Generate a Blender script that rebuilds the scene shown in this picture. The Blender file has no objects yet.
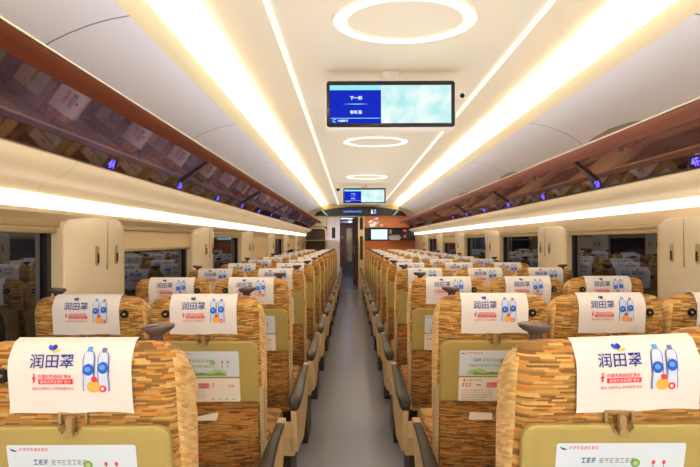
import bpy, math, random
from mathutils import Vector, Matrix, noise
random.seed(4)
scene = bpy.context.scene
COL = scene.collection
CH = 1.42          # eye height
XC = 0.26          # middle of the coach
Y0, Y1 = -6.0, 14.75
S = 500.0

# ------------------------------------------------------------------ helpers
class MB:
    def __init__(s):
        s.v = []; s.f = []; s.m = []
    def add(s, vs, fs, mi=0):
        b = len(s.v)
        s.v += [tuple(p) for p in vs]
        for f in fs:
            s.f.append([b + i for i in f]); s.m.append(mi)
    def box(s, x0, x1, y0, y1, z0, z1, mi=0):
        vs = [(x, y, z) for z in (z0, z1) for y in (y0, y1) for x in (x0, x1)]
        s.add(vs, [(0, 2, 3, 1), (4, 5, 7, 6), (0, 1, 5, 4), (2, 6, 7, 3), (0, 4, 6, 2), (1, 3, 7, 5)], mi)
    def rbox(s, x0, x1, y0, y1, z0, z1, r=0.01, axis='y', mi=0, n=4):
        """box whose outline is rounded as seen along one axis"""
        if axis == 'y': pts = rrect(x0, x1, z0, z1, r, n); P = lambda a, b, t: (a, t, b); t0, t1 = y0, y1
        elif axis == 'x': pts = rrect(y0, y1, z0, z1, r, n); P = lambda a, b, t: (t, a, b); t0, t1 = x0, x1
        else: pts = rrect(x0, x1, y0, y1, r, n); P = lambda a, b, t: (a, b, t); t0, t1 = z0, z1
        s.prism(pts, t0, t1, P, mi)
    def prism(s, pts, t0, t1, P, mi=0):
        k = len(pts)
        c = min(0.003, abs(t1 - t0) * .25)
        cx = sum(p[0] for p in pts) / k; cy = sum(p[1] for p in pts) / k
        ex = max(abs(p[0] - cx) for p in pts); ey = max(abs(p[1] - cy) for p in pts)
        ins = [(cx + (a - cx) * (1 - c / ex), cy + (b - cy) * (1 - c / ey)) for a, b in pts]
        sg = 1 if t1 > t0 else -1
        vs = [P(a, b, t0) for a, b in ins] + [P(a, b, t0 + sg * c) for a, b in pts] + [P(a, b, t1 - sg * c) for a, b in pts] + [P(a, b, t1) for a, b in ins]
        fs = []
        for l in range(3):
            for i in range(k):
                j = (i + 1) % k
                fs.append((l * k + i, l * k + j, (l + 1) * k + j, (l + 1) * k + i))
        fs.append(tuple(reversed(range(k)))); fs.append(tuple(range(3 * k, 4 * k)))
        s.add(vs, fs, mi)
    def loft(s, rings, cap0=True, cap1=True, mi=0, closed=True):
        k = len(rings[0]); vs = [p for r in rings for p in r]; fs = []
        for l in range(len(rings) - 1):
            for i in range(k if closed else k - 1):
                j = (i + 1) % k
                fs.append((l * k + i, l * k + j, (l + 1) * k + j, (l + 1) * k + i))
        if cap0: fs.append(tuple(reversed(range(k))))
        if cap1: fs.append(tuple(range((len(rings) - 1) * k, len(rings) * k)))
        s.add(vs, fs, mi)
    def lathe(s, prof, c=(0, 0, 0), axis='z', n=20, sx=1, sy=1, mi=0):
        rings = []
        for r, t in prof:
            ring = []
            for i in range(n):
                a = 2 * math.pi * i / n
                u, w = r * math.cos(a) * sx, r * math.sin(a) * sy
                if axis == 'z': p = (c[0] + u, c[1] + w, c[2] + t)
                elif axis == 'y': p = (c[0] + u, c[1] + t, c[2] + w)
                else: p = (c[0] + t, c[1] + u, c[2] + w)
                ring.append(p)
            rings.append(ring)
        s.loft(rings, mi=mi)
    def tube(s, path, r, n=8, mi=0, closed=False):
        rings = []; L = len(path)
        for i, p in enumerate(path):
            a = Vector(path[(i - 1) % L] if closed or i else path[0]); b = Vector(path[(i + 1) % L] if closed or i < L - 1 else path[-1])
            d = (b - a).normalized()
            up = Vector((0, 0, 1)) if abs(d.z) < .9 else Vector((1, 0, 0))
            e1 = d.cross(up).normalized(); e2 = d.cross(e1)
            rings.append([tuple(Vector(p) + r * (math.cos(2 * math.pi * k / n) * e1 + math.sin(2 * math.pi * k / n) * e2)) for k in range(n)])
        if closed: rings.append(rings[0])
        s.loft(rings, not closed, not closed, mi)
    def flat(s, pts, M, mi=0):
        s.add([M(a, b) for a, b in pts], [tuple(range(len(pts)))], mi)
    def mesh(s, name, mats, smooth=False, angle=40):
        me = bpy.data.meshes.new(name)
        me.from_pydata(s.v, [], s.f)
        for m in (mats if isinstance(mats, (list, tuple)) else [mats]): me.materials.append(m)
        me.polygons.foreach_set('material_index', s.m)
        if smooth:
            me.polygons.foreach_set('use_smooth', [True] * len(me.polygons))
            try: me.set_sharp_from_angle(angle=math.radians(angle))
            except Exception: pass
        me.update()
        return me
    def obj(s, name, mats, parent=None, smooth=False, loc=None, angle=40):
        return link(name, s.mesh(name, mats, smooth, angle), parent, loc)

def link(name, data, parent=None, loc=None):
    o = bpy.data.objects.new(name, data); COL.objects.link(o)
    if parent: o.parent = parent
    if loc: o.location = loc
    return o
def empty(name, loc=(0, 0, 0)):
    o = bpy.data.objects.new(name, None); COL.objects.link(o); o.location = loc; o.empty_display_size = .1
    return o
def tag(o, label=None, cat=None, group=None, kind=None):
    if label: o['label'] = label
    if cat: o['category'] = cat
    if group: o['group'] = group
    if kind: o['kind'] = kind
    return o
def rrect(x0, x1, y0, y1, r, n=4):
    pts = []
    for cx, cy, a0 in ((x1 - r, y0 + r, -90), (x1 - r, y1 - r, 0), (x0 + r, y1 - r, 90), (x0 + r, y0 + r, 180)):
        for i in range(n + 1):
            a = math.radians(a0 + 90 * i / n); pts.append((cx + r * math.cos(a), cy + r * math.sin(a)))
    return pts
def circ(cx, cy, rx, ry=None, n=20, a0=0, a1=360):
    ry = ry or rx
    full = abs(a1 - a0) >= 360
    return [(cx + rx * math.cos(math.radians(a0 + (a1 - a0) * i / (n if full else n - 1))), cy + ry * math.sin(math.radians(a0 + (a1 - a0) * i / (n if full else n - 1)))) for i in range(n)]
_tc = {}
def text_geo(body, bold=0.0):
    """outline of a line of writing, scaled to unit height, origin bottom left; returns verts, faces, width"""
    key = (body, bold)
    if key in _tc: return _tc[key]
    cu = bpy.data.curves.new('writing', 'FONT'); cu.body = body; cu.resolution_u = 2; cu.offset = bold
    o = bpy.data.objects.new('writing', cu); COL.objects.link(o)
    dg = bpy.context.evaluated_depsgraph_get()
    me = bpy.data.meshes.new_from_object(o.evaluated_get(dg))
    vs = [tuple(v.co) for v in me.vertices]; fs = [tuple(p.vertices) for p in me.polygons]
    bpy.data.objects.remove(o); bpy.data.meshes.remove(me); bpy.data.curves.remove(cu)
    if not vs: vs = [(0, 0, 0), (1, 0, 0), (1, 1, 0), (0, 1, 0)]; fs = [(0, 1, 2, 3)]
    x0 = min(v[0] for v in vs); x1 = max(v[0] for v in vs); y0 = min(v[1] for v in vs); y1 = max(v[1] for v in vs)
    h = y1 - y0
    _tc[key] = ([((v[0] - x0) / (x1 - x0), (v[1] - y0) / h) for v in vs], fs)
    return _tc[key]
def put_text(mb, body, a0, a1, b0, b1, M, mi, bold=0.0):
    vs, fs = text_geo(body, bold)
    mb.add([M(a0 + (a1 - a0) * u, b0 + (b1 - b0) * w) for u, w in vs], fs, mi)

# ------------------------------------------------------------------ materials
def lin(c):
    return tuple(((x / 255) / 12.92 if x / 255 <= .04045 else ((x / 255 + .055) / 1.055) ** 2.4) for x in c) + (1,)
def pbr(name, rgb, rough=.5, metal=0, spec=.5, emit=0, coat=0, bump=0, bscale=200):
    m = bpy.data.materials.new(name); m.use_nodes = True
    nt = m.node_tree; b = nt.nodes['Principled BSDF']
    b.inputs['Base Color'].default_value = lin(rgb); b.inputs['Roughness'].default_value = rough
    b.inputs['Metallic'].default_value = metal; b.inputs['Specular IOR Level'].default_value = spec
    b.inputs['Coat Weight'].default_value = coat
    if emit:
        b.inputs['Emission Color'].default_value = lin(rgb); b.inputs['Emission Strength'].default_value = emit
    if bump:
        n = nt.nodes.new('ShaderNodeTexNoise'); n.inputs['Scale'].default_value = bscale
        bp = nt.nodes.new('ShaderNodeBump'); bp.inputs['Strength'].default_value = bump; bp.inputs['Distance'].default_value = .002
        tc = nt.nodes.new('ShaderNodeTexCoord'); nt.links.new(tc.outputs['Object'], n.inputs['Vector'])
        nt.links.new(n.outputs['Fac'], bp.inputs['Height']); nt.links.new(bp.outputs['Normal'], b.inputs['Normal'])
    return m
def emis(name, rgb, st):
    m = bpy.data.materials.new(name); m.use_nodes = True; nt = m.node_tree
    nt.nodes.clear(); e = nt.nodes.new('ShaderNodeEmission'); o = nt.nodes.new('ShaderNodeOutputMaterial')
    e.inputs['Color'].default_value = lin(rgb); e.inputs['Strength'].default_value = st
    nt.links.new(e.outputs[0], o.inputs[0]); return m
def math_n(nt, op, a, b=None, c=None):
    n = nt.nodes.new('ShaderNodeMath'); n.operation = op
    for i, x in enumerate((a, b, c)):
        if x is None: continue
        if isinstance(x, (int, float)): n.inputs[i].default_value = x
        else: nt.links.new(x, n.inputs[i])
    return n.outputs[0]

def fabric(name, stops, rowh=.0046, cell=.034, wav=.0015, rough=.85, tilt=0.0):
    """woven cloth of short random streaks: random colour per cell of a staggered grid"""
    m = bpy.data.materials.new(name); m.use_nodes = True; nt = m.node_tree; b = nt.nodes['Principled BSDF']
    b.inputs['Roughness'].default_value = rough; b.inputs['Specular IOR Level'].default_value = .25
    b.inputs['Sheen Weight'].default_value = .15
    tc = nt.nodes.new('ShaderNodeTexCoord'); sp = nt.nodes.new('ShaderNodeSeparateXYZ')
    nt.links.new(tc.outputs['Object'], sp.inputs[0])
    oi = nt.nodes.new('ShaderNodeObjectInfo')
    ns = nt.nodes.new('ShaderNodeTexNoise'); ns.inputs['Scale'].default_value = 7; ns.inputs['Detail'].default_value = 1
    nt.links.new(tc.outputs['Object'], ns.inputs['Vector'])
    u = math_n(nt, 'ADD', sp.outputs['X'], sp.outputs['Y'])
    v0 = math_n(nt, 'MULTIPLY_ADD', ns.outputs['Fac'], wav * 5, sp.outputs['Z'])
    v = math_n(nt, 'MULTIPLY_ADD', u, tilt, v0)
    row = math_n(nt, 'FLOOR', math_n(nt, 'MULTIPLY', v, 1 / rowh))
    w1 = nt.nodes.new('ShaderNodeTexWhiteNoise'); w1.noise_dimensions = '2D'
    cb = nt.nodes.new('ShaderNodeCombineXYZ'); nt.links.new(row, cb.inputs[0]); nt.links.new(oi.outputs['Random'], cb.inputs[1])
    nt.links.new(cb.outputs[0], w1.inputs['Vector'])
    ln = math_n(nt, 'MULTIPLY_ADD', w1.outputs['Value'], 14, math_n(nt, 'MULTIPLY', u, 1 / cell))
    cellx = math_n(nt, 'FLOOR', ln)
    w2 = nt.nodes.new('ShaderNodeTexWhiteNoise'); w2.noise_dimensions = '3D'
    c2 = nt.nodes.new('ShaderNodeCombineXYZ'); nt.links.new(cellx, c2.inputs[0]); nt.links.new(row, c2.inputs[1]); nt.links.new(oi.outputs['Random'], c2.inputs[2])
    nt.links.new(c2.outputs[0], w2.inputs['Vector'])
    rp = nt.nodes.new('ShaderNodeValToRGB'); rp.color_ramp.interpolation = 'CONSTANT'
    el = rp.color_ramp.elements
    while len(el) > 1: el.remove(el[-1])
    for i, (p, c) in enumerate(stops):
        e = el[0] if i == 0 else el.new(p)
        e.position = p; e.color = lin(c)
    nt.links.new(w2.outputs['Value'], rp.inputs['Fac'])
    nt.links.new(rp.outputs['Color'], b.inputs['Base Color'])
    bp = nt.nodes.new('ShaderNodeBump'); bp.inputs['Strength'].default_value = .25; bp.inputs['Distance'].default_value = .002
    nt.links.new(w2.outputs['Value'], bp.inputs['Height']); nt.links.new(bp.outputs['Normal'], b.inputs['Normal'])
    return m

def panel(name, rgb, rough=.4, seam=True, y_off=2.12, pitch=1.96, dark=.55, spec=.4, axis='Y', wid=.004):
    """moulded lining panel with a fine joint every window pitch"""
    m = pbr(name, rgb, rough, spec=spec); nt = m.node_tree; b = nt.nodes['Principled BSDF']
    tc = nt.nodes.new('ShaderNodeTexCoord'); sp = nt.nodes.new('ShaderNodeSeparateXYZ'); nt.links.new(tc.outputs['Object'], sp.inputs[0])
    t = math_n(nt, 'PINGPONG', math_n(nt, 'SUBTRACT', sp.outputs[axis], y_off), pitch / 2)
    k = math_n(nt, 'LESS_THAN', t, wid)
    mx = nt.nodes.new('ShaderNodeMix'); mx.data_type = 'RGBA'
    c = lin(rgb); mx.inputs['A'].default_value = c; mx.inputs['B'].default_value = (c[0] * dark, c[1] * dark, c[2] * dark, 1)
    nt.links.new(k, mx.inputs['Factor']); nt.links.new(mx.outputs['Result'], b.inputs['Base Color'])
    return m
def wood(name, a, c, rough=.35, sc=(3, 3, 30)):
    m = pbr(name, a, rough); nt = m.node_tree; b = nt.nodes['Principled BSDF']
    tc = nt.nodes.new('ShaderNodeTexCoord'); mp = nt.nodes.new('ShaderNodeMapping'); mp.inputs['Scale'].default_value = sc
    n = nt.nodes.new('ShaderNodeTexNoise'); n.inputs['Scale'].default_value = 1.5; n.inputs['Detail'].default_value = 5
    nt.links.new(tc.outputs['Object'], mp.inputs[0]); nt.links.new(mp.outputs[0], n.inputs['Vector'])
    r = nt.nodes.new('ShaderNodeValToRGB'); r.color_ramp.elements[0].color = lin(a); r.color_ramp.elements[1].color = lin(c)
    r.color_ramp.elements[0].position = .35; r.color_ramp.elements[1].position = .65
    nt.links.new(n.outputs['Fac'], r.inputs[0]); nt.links.new(r.outputs[0], b.inputs['Base Color']); return m
def glass_dark(name, rgb, refl, rough=.05, tint=(255, 255, 255), cloud=None):
    """dark tinted sheet that mirrors what is in front of it"""
    m = pbr(name, rgb, .6, spec=0); nt = m.node_tree; b = nt.nodes['Principled BSDF']
    g = nt.nodes.new('ShaderNodeBsdfGlossy'); g.inputs['Roughness'].default_value = rough; g.inputs['Color'].default_value = lin(tint)
    x = nt.nodes.new('ShaderNodeMixShader'); x.inputs[0].default_value = refl
    nt.links.new(b.outputs[0], x.inputs[1]); nt.links.new(g.outputs[0], x.inputs[2])
    nt.links.new(x.outputs[0], nt.nodes['Material Output'].inputs[0])
    if cloud:
        n = nt.nodes.new('ShaderNodeTexNoise'); n.inputs['Scale'].default_value = cloud[2]; n.inputs['Detail'].default_value = 4
        tc = nt.nodes.new('ShaderNodeTexCoord'); nt.links.new(tc.outputs['Object'], n.inputs['Vector'])
        r = nt.nodes.new('ShaderNodeValToRGB'); r.color_ramp.elements[0].color = lin(rgb); r.color_ramp.elements[1].color = lin(cloud[0])
        e = r.color_ramp.elements.new(.62); e.color = lin(cloud[1])
        r.color_ramp.elements[0].position = .4; r.color_ramp.elements[-1].position = .8
        nt.links.new(n.outputs['Fac'], r.inputs[0]); nt.links.new(r.outputs[0], b.inputs['Base Color'])
    return m

WARM = (255, 240, 214)
M = {}
M['ceil'] = panel('ceiling_cream', (220, 206, 180), .45, dark=.8)
M['bin'] = panel('side_panel_grey', (238, 236, 238), .4, dark=.3, wid=.005)
M['cream'] = panel('wall_cream', (226, 204, 166), .4, dark=.8)
M['pillar'] = pbr('pillar_cream', (240, 228, 200), .35)
M['frame'] = pbr('window_frame_cream', (222, 204, 166), .4)
M['gasket'] = pbr('window_gasket', (32, 28, 30), .4)
M['glass'] = glass_dark('night_window_glass', (12, 15, 26), .28, .02, (205, 218, 245))
M['blind'] = pbr('blind_cloth', (235, 216, 176), .7)
M['bar'] = pbr('blind_bar', (186, 168, 126), .35, .3)
M['lip'] = pbr('cove_lip_cream', (236, 220, 178), .5)
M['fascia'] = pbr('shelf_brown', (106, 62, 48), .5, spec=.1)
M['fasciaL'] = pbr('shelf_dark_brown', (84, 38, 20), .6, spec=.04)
M['edge'] = pbr('shelf_edge_pale', (240, 226, 200), .3)
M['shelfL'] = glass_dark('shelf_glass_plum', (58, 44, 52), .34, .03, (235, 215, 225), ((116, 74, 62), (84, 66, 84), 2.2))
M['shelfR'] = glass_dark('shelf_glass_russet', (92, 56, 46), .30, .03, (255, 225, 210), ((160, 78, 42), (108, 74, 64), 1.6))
M['strip'] = glass_dark('number_strip_black', (30, 22, 24), .30, .03, (250, 235, 240))
M['bracket'] = pbr('shelf_bracket_bronze', (74, 62, 54), .4, .3)
M['white'] = emis('cove_led', (255, 247, 236), 44)
M['line'] = emis('ceiling_line_led', (255, 243, 224), .88)
M['ring'] = emis('ring_led', (255, 250, 244), 2.5)
M['wallled'] = emis('wall_led', (255, 246, 232), 2.8)
M['spot'] = emis('spot_led', (235, 245, 255), 3)
M['rim'] = pbr('ring_rim', (246, 238, 224), .4)
stops = [(0, (124, 88, 46)), (.12, (146, 106, 54)), (.32, (170, 126, 66)), (.54, (188, 144, 80)), (.74, (202, 164, 102)), (.88, (208, 130, 50)), (.95, (138, 96, 50))]
M['fab'] = fabric('seat_cloth_streaks', stops)
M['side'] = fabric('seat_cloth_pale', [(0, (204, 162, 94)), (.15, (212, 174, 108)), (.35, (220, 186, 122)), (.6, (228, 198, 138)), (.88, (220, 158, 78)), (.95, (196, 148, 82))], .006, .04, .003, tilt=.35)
M['pocket'] = fabric('pocket_cloth_streaks', [(0, (112, 78, 40)), (.15, (146, 102, 52)), (.35, (170, 124, 64)), (.6, (186, 142, 80)), (.82, (194, 116, 44)), (.93, (126, 86, 42))], .0052, .045, .003)
M['cloth'] = pbr('white_cotton', (228, 223, 218), .9, spec=.2, bump=.15, bscale=700)
M['tray'] = pbr('olive_gold_plastic', (174, 156, 92), .38)
M['latch'] = pbr('latch_taupe', (158, 134, 92), .4)
M['taupe'] = pbr('taupe_plastic', (184, 162, 124), .4)
M['dark'] = pbr('charcoal_plastic', (40, 32, 28), .32, spec=.3)
M['knob'] = pbr('knob_plastic', (84, 70, 70), .2, spec=.6)
M['black'] = pbr('black_plastic', (24, 22, 22), .4)
M['panelbeige'] = pbr('armrest_beige', (206, 178, 130), .45)
M['base'] = pbr('seat_base_dark', (60, 46, 40), .5, .2)
M['grey'] = pbr('grey_plastic', (150, 146, 138), .5)
M['vent'] = pbr('grille_grey_olive', (168, 158, 134), .6)
# printed inks
M['navy'] = pbr('ink_navy', (42, 58, 140), .8)
M['blue'] = pbr('ink_blue', (40, 92, 205), .8)
M['sky'] = pbr('ink_sky', (96, 160, 226), .8)
M['ice'] = pbr('ink_ice', (206, 220, 240), .8)
M['mauve'] = pbr('ink_mauve', (118, 116, 180), .8)
M['red'] = pbr('ink_red', (226, 62, 74), .8)
M['yellow'] = pbr('ink_yellow', (240, 190, 60), .8)
M['peach'] = pbr('ink_peach', (244, 178, 80), .8)
M['paper'] = pbr('card_white', (240, 236, 226), .6)
M['paperblue'] = pbr('card_pale_blue', (212, 226, 238), .5)
M['inkgrey'] = pbr('ink_grey', (150, 150, 150), .8)
M['inkgreen'] = pbr('ink_green', (120, 170, 72), .8)
M['inkleaf'] = pbr('ink_pale_green', (178, 208, 140), .8)
M['inkpink'] = pbr('ink_pink', (226, 150, 158), .8)

# ------------------------------------------------------------------ camera
cam = bpy.data.cameras.new('camera'); co = link('camera', cam)
cam.sensor_width = 36; cam.lens = S / 700 * 36
cam.shift_x = -1.5 / 700; cam.shift_y = 7.5 / 700
cam.clip_start = .02
co.location = (0, 0, CH); co.rotation_euler = (math.radians(90), math.radians(.2), 0)
scene.camera = co

# ------------------------------------------------------------------ coach shell
def strip_mesh(mb, prof, side, y0=Y0, y1=Y1, mi=0):
    """sweep an open (D, h) profile along the coach; side -1 left, +1 right"""
    rings = [[(XC + side * d, y, CH + h) for d, h in prof] for y in (y0, y1)]
    mb.loft(rings, False, False, mi, closed=False)

fl = MB(); fl.box(XC - 1.75, XC + 1.75, Y0, Y1, -.06, 0)
def floor_mat():
    m = pbr('floor_vinyl', (100, 104, 116), .22, spec=.6); nt = m.node_tree; b = nt.nodes['Principled BSDF']
    tc = nt.nodes.new('ShaderNodeTexCoord'); n = nt.nodes.new('ShaderNodeTexNoise'); n.inputs['Scale'].default_value = 420; n.inputs['Detail'].default_value = 2
    n2 = nt.nodes.new('ShaderNodeTexNoise'); n2.inputs['Scale'].default_value = 1.6; n2.inputs['Detail'].default_value = 3
    nt.links.new(tc.outputs['Object'], n.inputs['Vector']); nt.links.new(tc.outputs['Object'], n2.inputs['Vector'])
    r = nt.nodes.new('ShaderNodeValToRGB'); r.color_ramp.elements[0].color = lin((122, 124, 136)); r.color_ramp.elements[1].color = lin((138, 140, 152))
    r.color_ramp.elements[0].position = .35; r.color_ramp.elements[1].position = .65
    nt.links.new(n.outputs['Fac'], r.inputs[0]); nt.links.new(r.outputs[0], b.inputs['Base Color'])
    b.inputs['Roughness'].default_value = .2
    return m
M['floor'] = floor_mat()
tag(fl.obj('floor', M['floor']), kind='structure')

ce = MB()
prof = [(-.66, 1.066), (-.645, 1.066), (0, 1.065), (.645, 1.066), (.66, 1.066)]
rings = [[(XC + d, y, CH + h) for d, h in prof] for y in (Y0, Y1)]
ce.loft(rings, False, False, closed=False)
rings = [[(XC + d, y, CH + h + .06) for d, h in reversed(prof)] for y in (Y0, Y1)]
ce.loft(rings, False, False, closed=False)
tag(ce.obj('ceiling', M['ceil'], smooth=True), kind='structure')

COVE = [(.66, 1.066), (.75, 1.070), (.9, 1.088), (1.1, 1.135), (1.27, 1.19)]
LIP = [(1.28, 1.20), (1.25, 1.03), (1.22, 1.0), (1.15, 1.0), (1.142, 1.02), (1.130, 1.022), (1.126, 1.012), (1.135, .995), (1.16, .972), (1.20, .958)]
BIN = [(1.20, .958), (1.28, .944), (1.36, .922), (1.45, .888), (1.53, .85), (1.60, .806), (1.66, .74), (1.70, .66), (1.72, .55), (1.72, .35)]
HEAD = [(1.72, .350), (1.43, .348), (1.422, .340), (1.43, .325), (1.455, .298), (1.50, .272), (1.545, .258), (1.574, .244)]
SB = {-1: .150, 1: .182}; ST = {-1: .206, 1: .230}
WDS = {-1: .055, 1: .015}
def LOW(sd): return [(1.614, SB[sd]), (1.602, SB[sd] - .004), (1.600, SB[sd] - .012), (1.602, .128), (1.602 + WDS[sd] * .7, .110), (1.60 + WDS[sd], .10)]
sides = {-1: 'left', 1: 'right'}
WZ0, WZ1 = CH - .62, CH + .10           # window opening
PIL = [.76 + 1.957 * k for k in range(7)]
PW = .31
WIN = [(PIL[k] + PW - .03, PIL[k + 1] - PW + .03) for k in range(6)]
tn = 0
for sd in (-1, 1):
    w = MB()
    strip_mesh(w, LOW(sd), sd); WD = WDS[sd]
    # flat wall: solid between windows and below them
    def blk(y0, y1, z0, z1, d0=1.60 + WD, d1=1.76):
        w.box(min(XC + sd * d0, XC + sd * d1), max(XC + sd * d0, XC + sd * d1), y0, y1, z0, z1)
    blk(Y0, Y1, 0, WZ0); blk(Y0, Y1, WZ1, CH + .24, 1.62 + WD, 1.76)
    ed = [Y0] + [e for wn in WIN for e in wn] + [Y1]
    for i in range(0, len(ed), 2): blk(ed[i], ed[i + 1], WZ0, WZ1)
    tag(w.obj('wall_' + sides[sd], M['cream'], smooth=True), kind='structure')
    tn += 1
    t = MB(); strip_mesh(t, HEAD + [(1.592, ST[sd])], sd); tag(t.obj('trim_%d' % tn, M['cream'], smooth=True), kind='structure')
    tn += 1
    t = MB(); strip_mesh(t, LIP, sd); strip_mesh(t, BIN, sd, mi=1); strip_mesh(t, COVE, sd, mi=2)
    tag(t.obj('trim_%d' % tn, [M['lip'], M['bin'], M['ceil']], smooth=True, angle=60), kind='structure')
    tn += 1
    t = MB(); t.loft([[(XC + sd * d, y, CH + h) for d, h in ((1.462, .351), (1.430, .4235), (1.436, .4265), (1.468, .354))] for y in (Y0, Y1)])
    tag(t.obj('trim_%d' % tn, M['strip']), kind='structure')

# end wall behind the eye
t = MB(); t.box(XC - 1.8, XC + 1.8, Y0 - .06, Y0, 0, CH + 1.2); tag(t.obj('wall_rear', M['cream']), kind='structure')

# lights along the coach
for sd in (-1, 1):
    side_word = 'two-seat side' if sd < 0 else 'three-seat side'
    def lstrip(name, prof, mat, label, y0=Y0 + .02, y1=Y1 - .02):
        m = MB(); a, b = prof
        n = Vector((b[0] - a[0], b[1] - a[1])); n = Vector((-n.y, n.x)).normalized() * .006
        pr = [(a[0], a[1]), (b[0], b[1]), (b[0] + n.x, b[1] + n.y), (a[0] + n.x, a[1] + n.y)]
        m.loft([[(XC + sd * d, y, CH + h) for d, h in pr] for y in (y0, y1)])
        return tag(m.obj(name, mat), label, 'light')
    lstrip('cove_light', ((1.21, 1.006), (1.165, 1.006)), M['white'], 'warm white light strip hidden in the ceiling cove above the ' + side_word)
    lstrip('ceiling_light_line', ((.648, 1.062), (.615, 1.062)), M['line'], 'thin pale light line in the ceiling on the ' + side_word)
    lstrip('wall_light_strip', ((1.612, SB[sd]), (1.592, ST[sd])), M['wallled'], 'long bright light strip along the wall above windows on the ' + side_word)

# added up-facing fill lamps, not fixtures, to brighten the ceiling and side panels
for i, y in enumerate((-3.4, 2.0, 7.2, 12.2)):
    la = bpy.data.lights.new('added_ceiling_fill', 'AREA'); la.shape = 'RECTANGLE'; la.size = 2.5; la.size_y = 5.0
    la.energy = 40; la.color = (.92, .96, 1)
    lo = link('added_ceiling_fill', la, loc=(XC, y, CH + .03)); lo.rotation_euler = (math.pi, 0, 0); lo.visible_glossy = False
# added soft fill lamp behind the eye to lift the seat backs
la = bpy.data.lights.new('added_rear_fill', 'AREA'); la.shape = 'RECTANGLE'; la.size = 2.6; la.size_y = 1.0
la.energy = 68; la.color = (.97, .98, 1)
lo = link('added_rear_fill', la, loc=(XC, -2.6, CH + .45)); lo.rotation_euler = (math.radians(80), 0, 0); lo.visible_glossy = False
# ring lights
order = ['nearest', 'second', 'third', 'fourth', 'second ring behind', 'first ring behind']
for k in (0, 1, 2, 3, -1, -2):
    y = 2.41 + 2.93 * k
    r = empty('ring_light', (XC, y, CH + 1.065)); tag(r, ('oval glowing ring light in the ceiling, %s ring ahead of the camera' if k >= 0 else 'oval glowing ring light in the ceiling, %s the camera') % order[k], 'light', 'ring lights along the ceiling')
    m = MB(); n = 64
    def ann(mb, r0, r1, z0, z1):
        a = lambda rr, z: [(rr * math.cos(2 * math.pi * i / n), rr * .77 * math.sin(2 * math.pi * i / n), z) for i in range(n)]
        mb.loft([a(r0, z0), a(r1, z0), a(r1, z1), a(r0, z1), a(r0, z0)], False, False)
    ann(m, .285, .337, -.008, .004); m.obj('diffuser', M['ring'], r)
    m = MB(); ann(m, .337, .347, -.011, .004); ann(m, .275, .285, -.011, .004); m.obj('rim', M['rim'], r)

# ------------------------------------------------------------------ overhead shelves
for sd in (-1, 1):
    sw = 'two-seat side' if sd < 0 else 'three-seat side'
    r = empty('overhead_luggage_shelf', (0, 0, 0))
    tag(r, 'brown edged overhead luggage shelf with dark glossy underside above the ' + sw, 'shelf')
    y1 = Y1 - .25
    m = MB(); pr = [(1.162, .497), (1.150, .505), (1.144, .525), (1.147, .558), (1.160, .574), (1.19, .577), (1.20, .556), (1.20, .535), (1.185, .530)]
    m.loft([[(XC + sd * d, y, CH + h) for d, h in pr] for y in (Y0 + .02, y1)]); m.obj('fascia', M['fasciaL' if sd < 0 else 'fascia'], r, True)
    m = MB(); pr = [(1.158, .5755), (1.158, .581), (1.185, .584), (1.19, .578)]
    m.loft([[(XC + sd * d, y, CH + h) for d, h in pr] for y in (Y0 + .02, y1)]); m.obj('edge_strip', M['edge'], r)
    m = MB(); pr = [(1.196, .541), (1.432, .424), (1.70, .43), (1.70, .46), (1.201, .556)]
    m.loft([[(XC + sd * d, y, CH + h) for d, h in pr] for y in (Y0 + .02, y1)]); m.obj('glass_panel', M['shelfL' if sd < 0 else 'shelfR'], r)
    for k in range(7):
        y = 1.35 + 1.957 * k
        if y > y1 - .2: continue
        m = MB(); p = [(1.19, .480, 0), (1.432, .412, .17)]
        ring = lambda d, h, dy, hw: [(XC + sd * d, y + dy - hw, CH + h), (XC + sd * d, y + dy + hw, CH + h), (XC + sd * d, y + dy + hw, CH + h + .0125), (XC + sd * d, y + dy - hw, CH + h + .0125)]
        m.loft([ring(1.188, .528, 0, .012), ring(1.31, .468, .08, .02), ring(1.431, .409, .17, .034)]); m.obj('bracket', M['bracket'], r)

# seat number displays on the black strip
M['num'] = emis('number_led', (86, 70, 255), 3.0)
for sd in (-1, 1):
    for k in range(8):
        num = 3 + k; y = 1.49 + .985 * k
        if k == 0: continue
        s_ = '%d%s' % (num, 'A' if sd < 0 else 'F')
        r = empty('seat_number_display', (XC + sd * 1.4445, y, CH + .386)); r.rotation_euler = (0, -sd * math.radians(24), 0)
        tag(r, 'glowing blue seat number %s on black strip under the luggage shelf' % s_, 'sign', 'seat numbers under the shelves')
        m = MB(); m.rbox(min(0, sd * .003), max(0, sd * .003), -.055, .055, -.030, .030, .008, 'x'); m.obj('housing', M['black'], r)
        m = MB()
        put_text(m, s_, -.032, .032, -.022, .022, (lambda a, b: (-sd * .0012, a if sd < 0 else -a, b)), 0, .02)
        m.obj('number', M['num'], r)

# grilles in the side panel of the three-seat side
def bin_at(t):
    """point and tangent on the BIN curve, t = D"""
    for (d0, h0), (d1, h1) in zip(BIN, BIN[1:]):
        if d0 <= t <= d1: return h0 + (h1 - h0) * (t - d0) / (d1 - d0)
for k, y in enumerate((3.6, 6.0, 8.4)):
    m = MB(); n = 40; ring = []; mid = []
    N = 10
    rows_ = []
    for j in range(N + 1):
        d = 1.600 + .098 * j / N
        q = (j / N - .5) * 2
        hl = .42 * math.sqrt(max(0, 1 - q * q)) + .002
        rows_.append([(XC + d - .004, y - hl + 2 * hl * i / 16, CH + bin_at(d) - .006) for i in range(17)])
    m.loft(rows_, False, False, closed=False)
    tag(m.obj('speaker_grille', M['vent'], smooth=True), 'grey leaf shaped grille in side panel above the shelf, %s from the camera' % ('nearest one', 'middle one', 'farthest one')[k], 'grille', 'grilles above the three-seat side')

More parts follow.
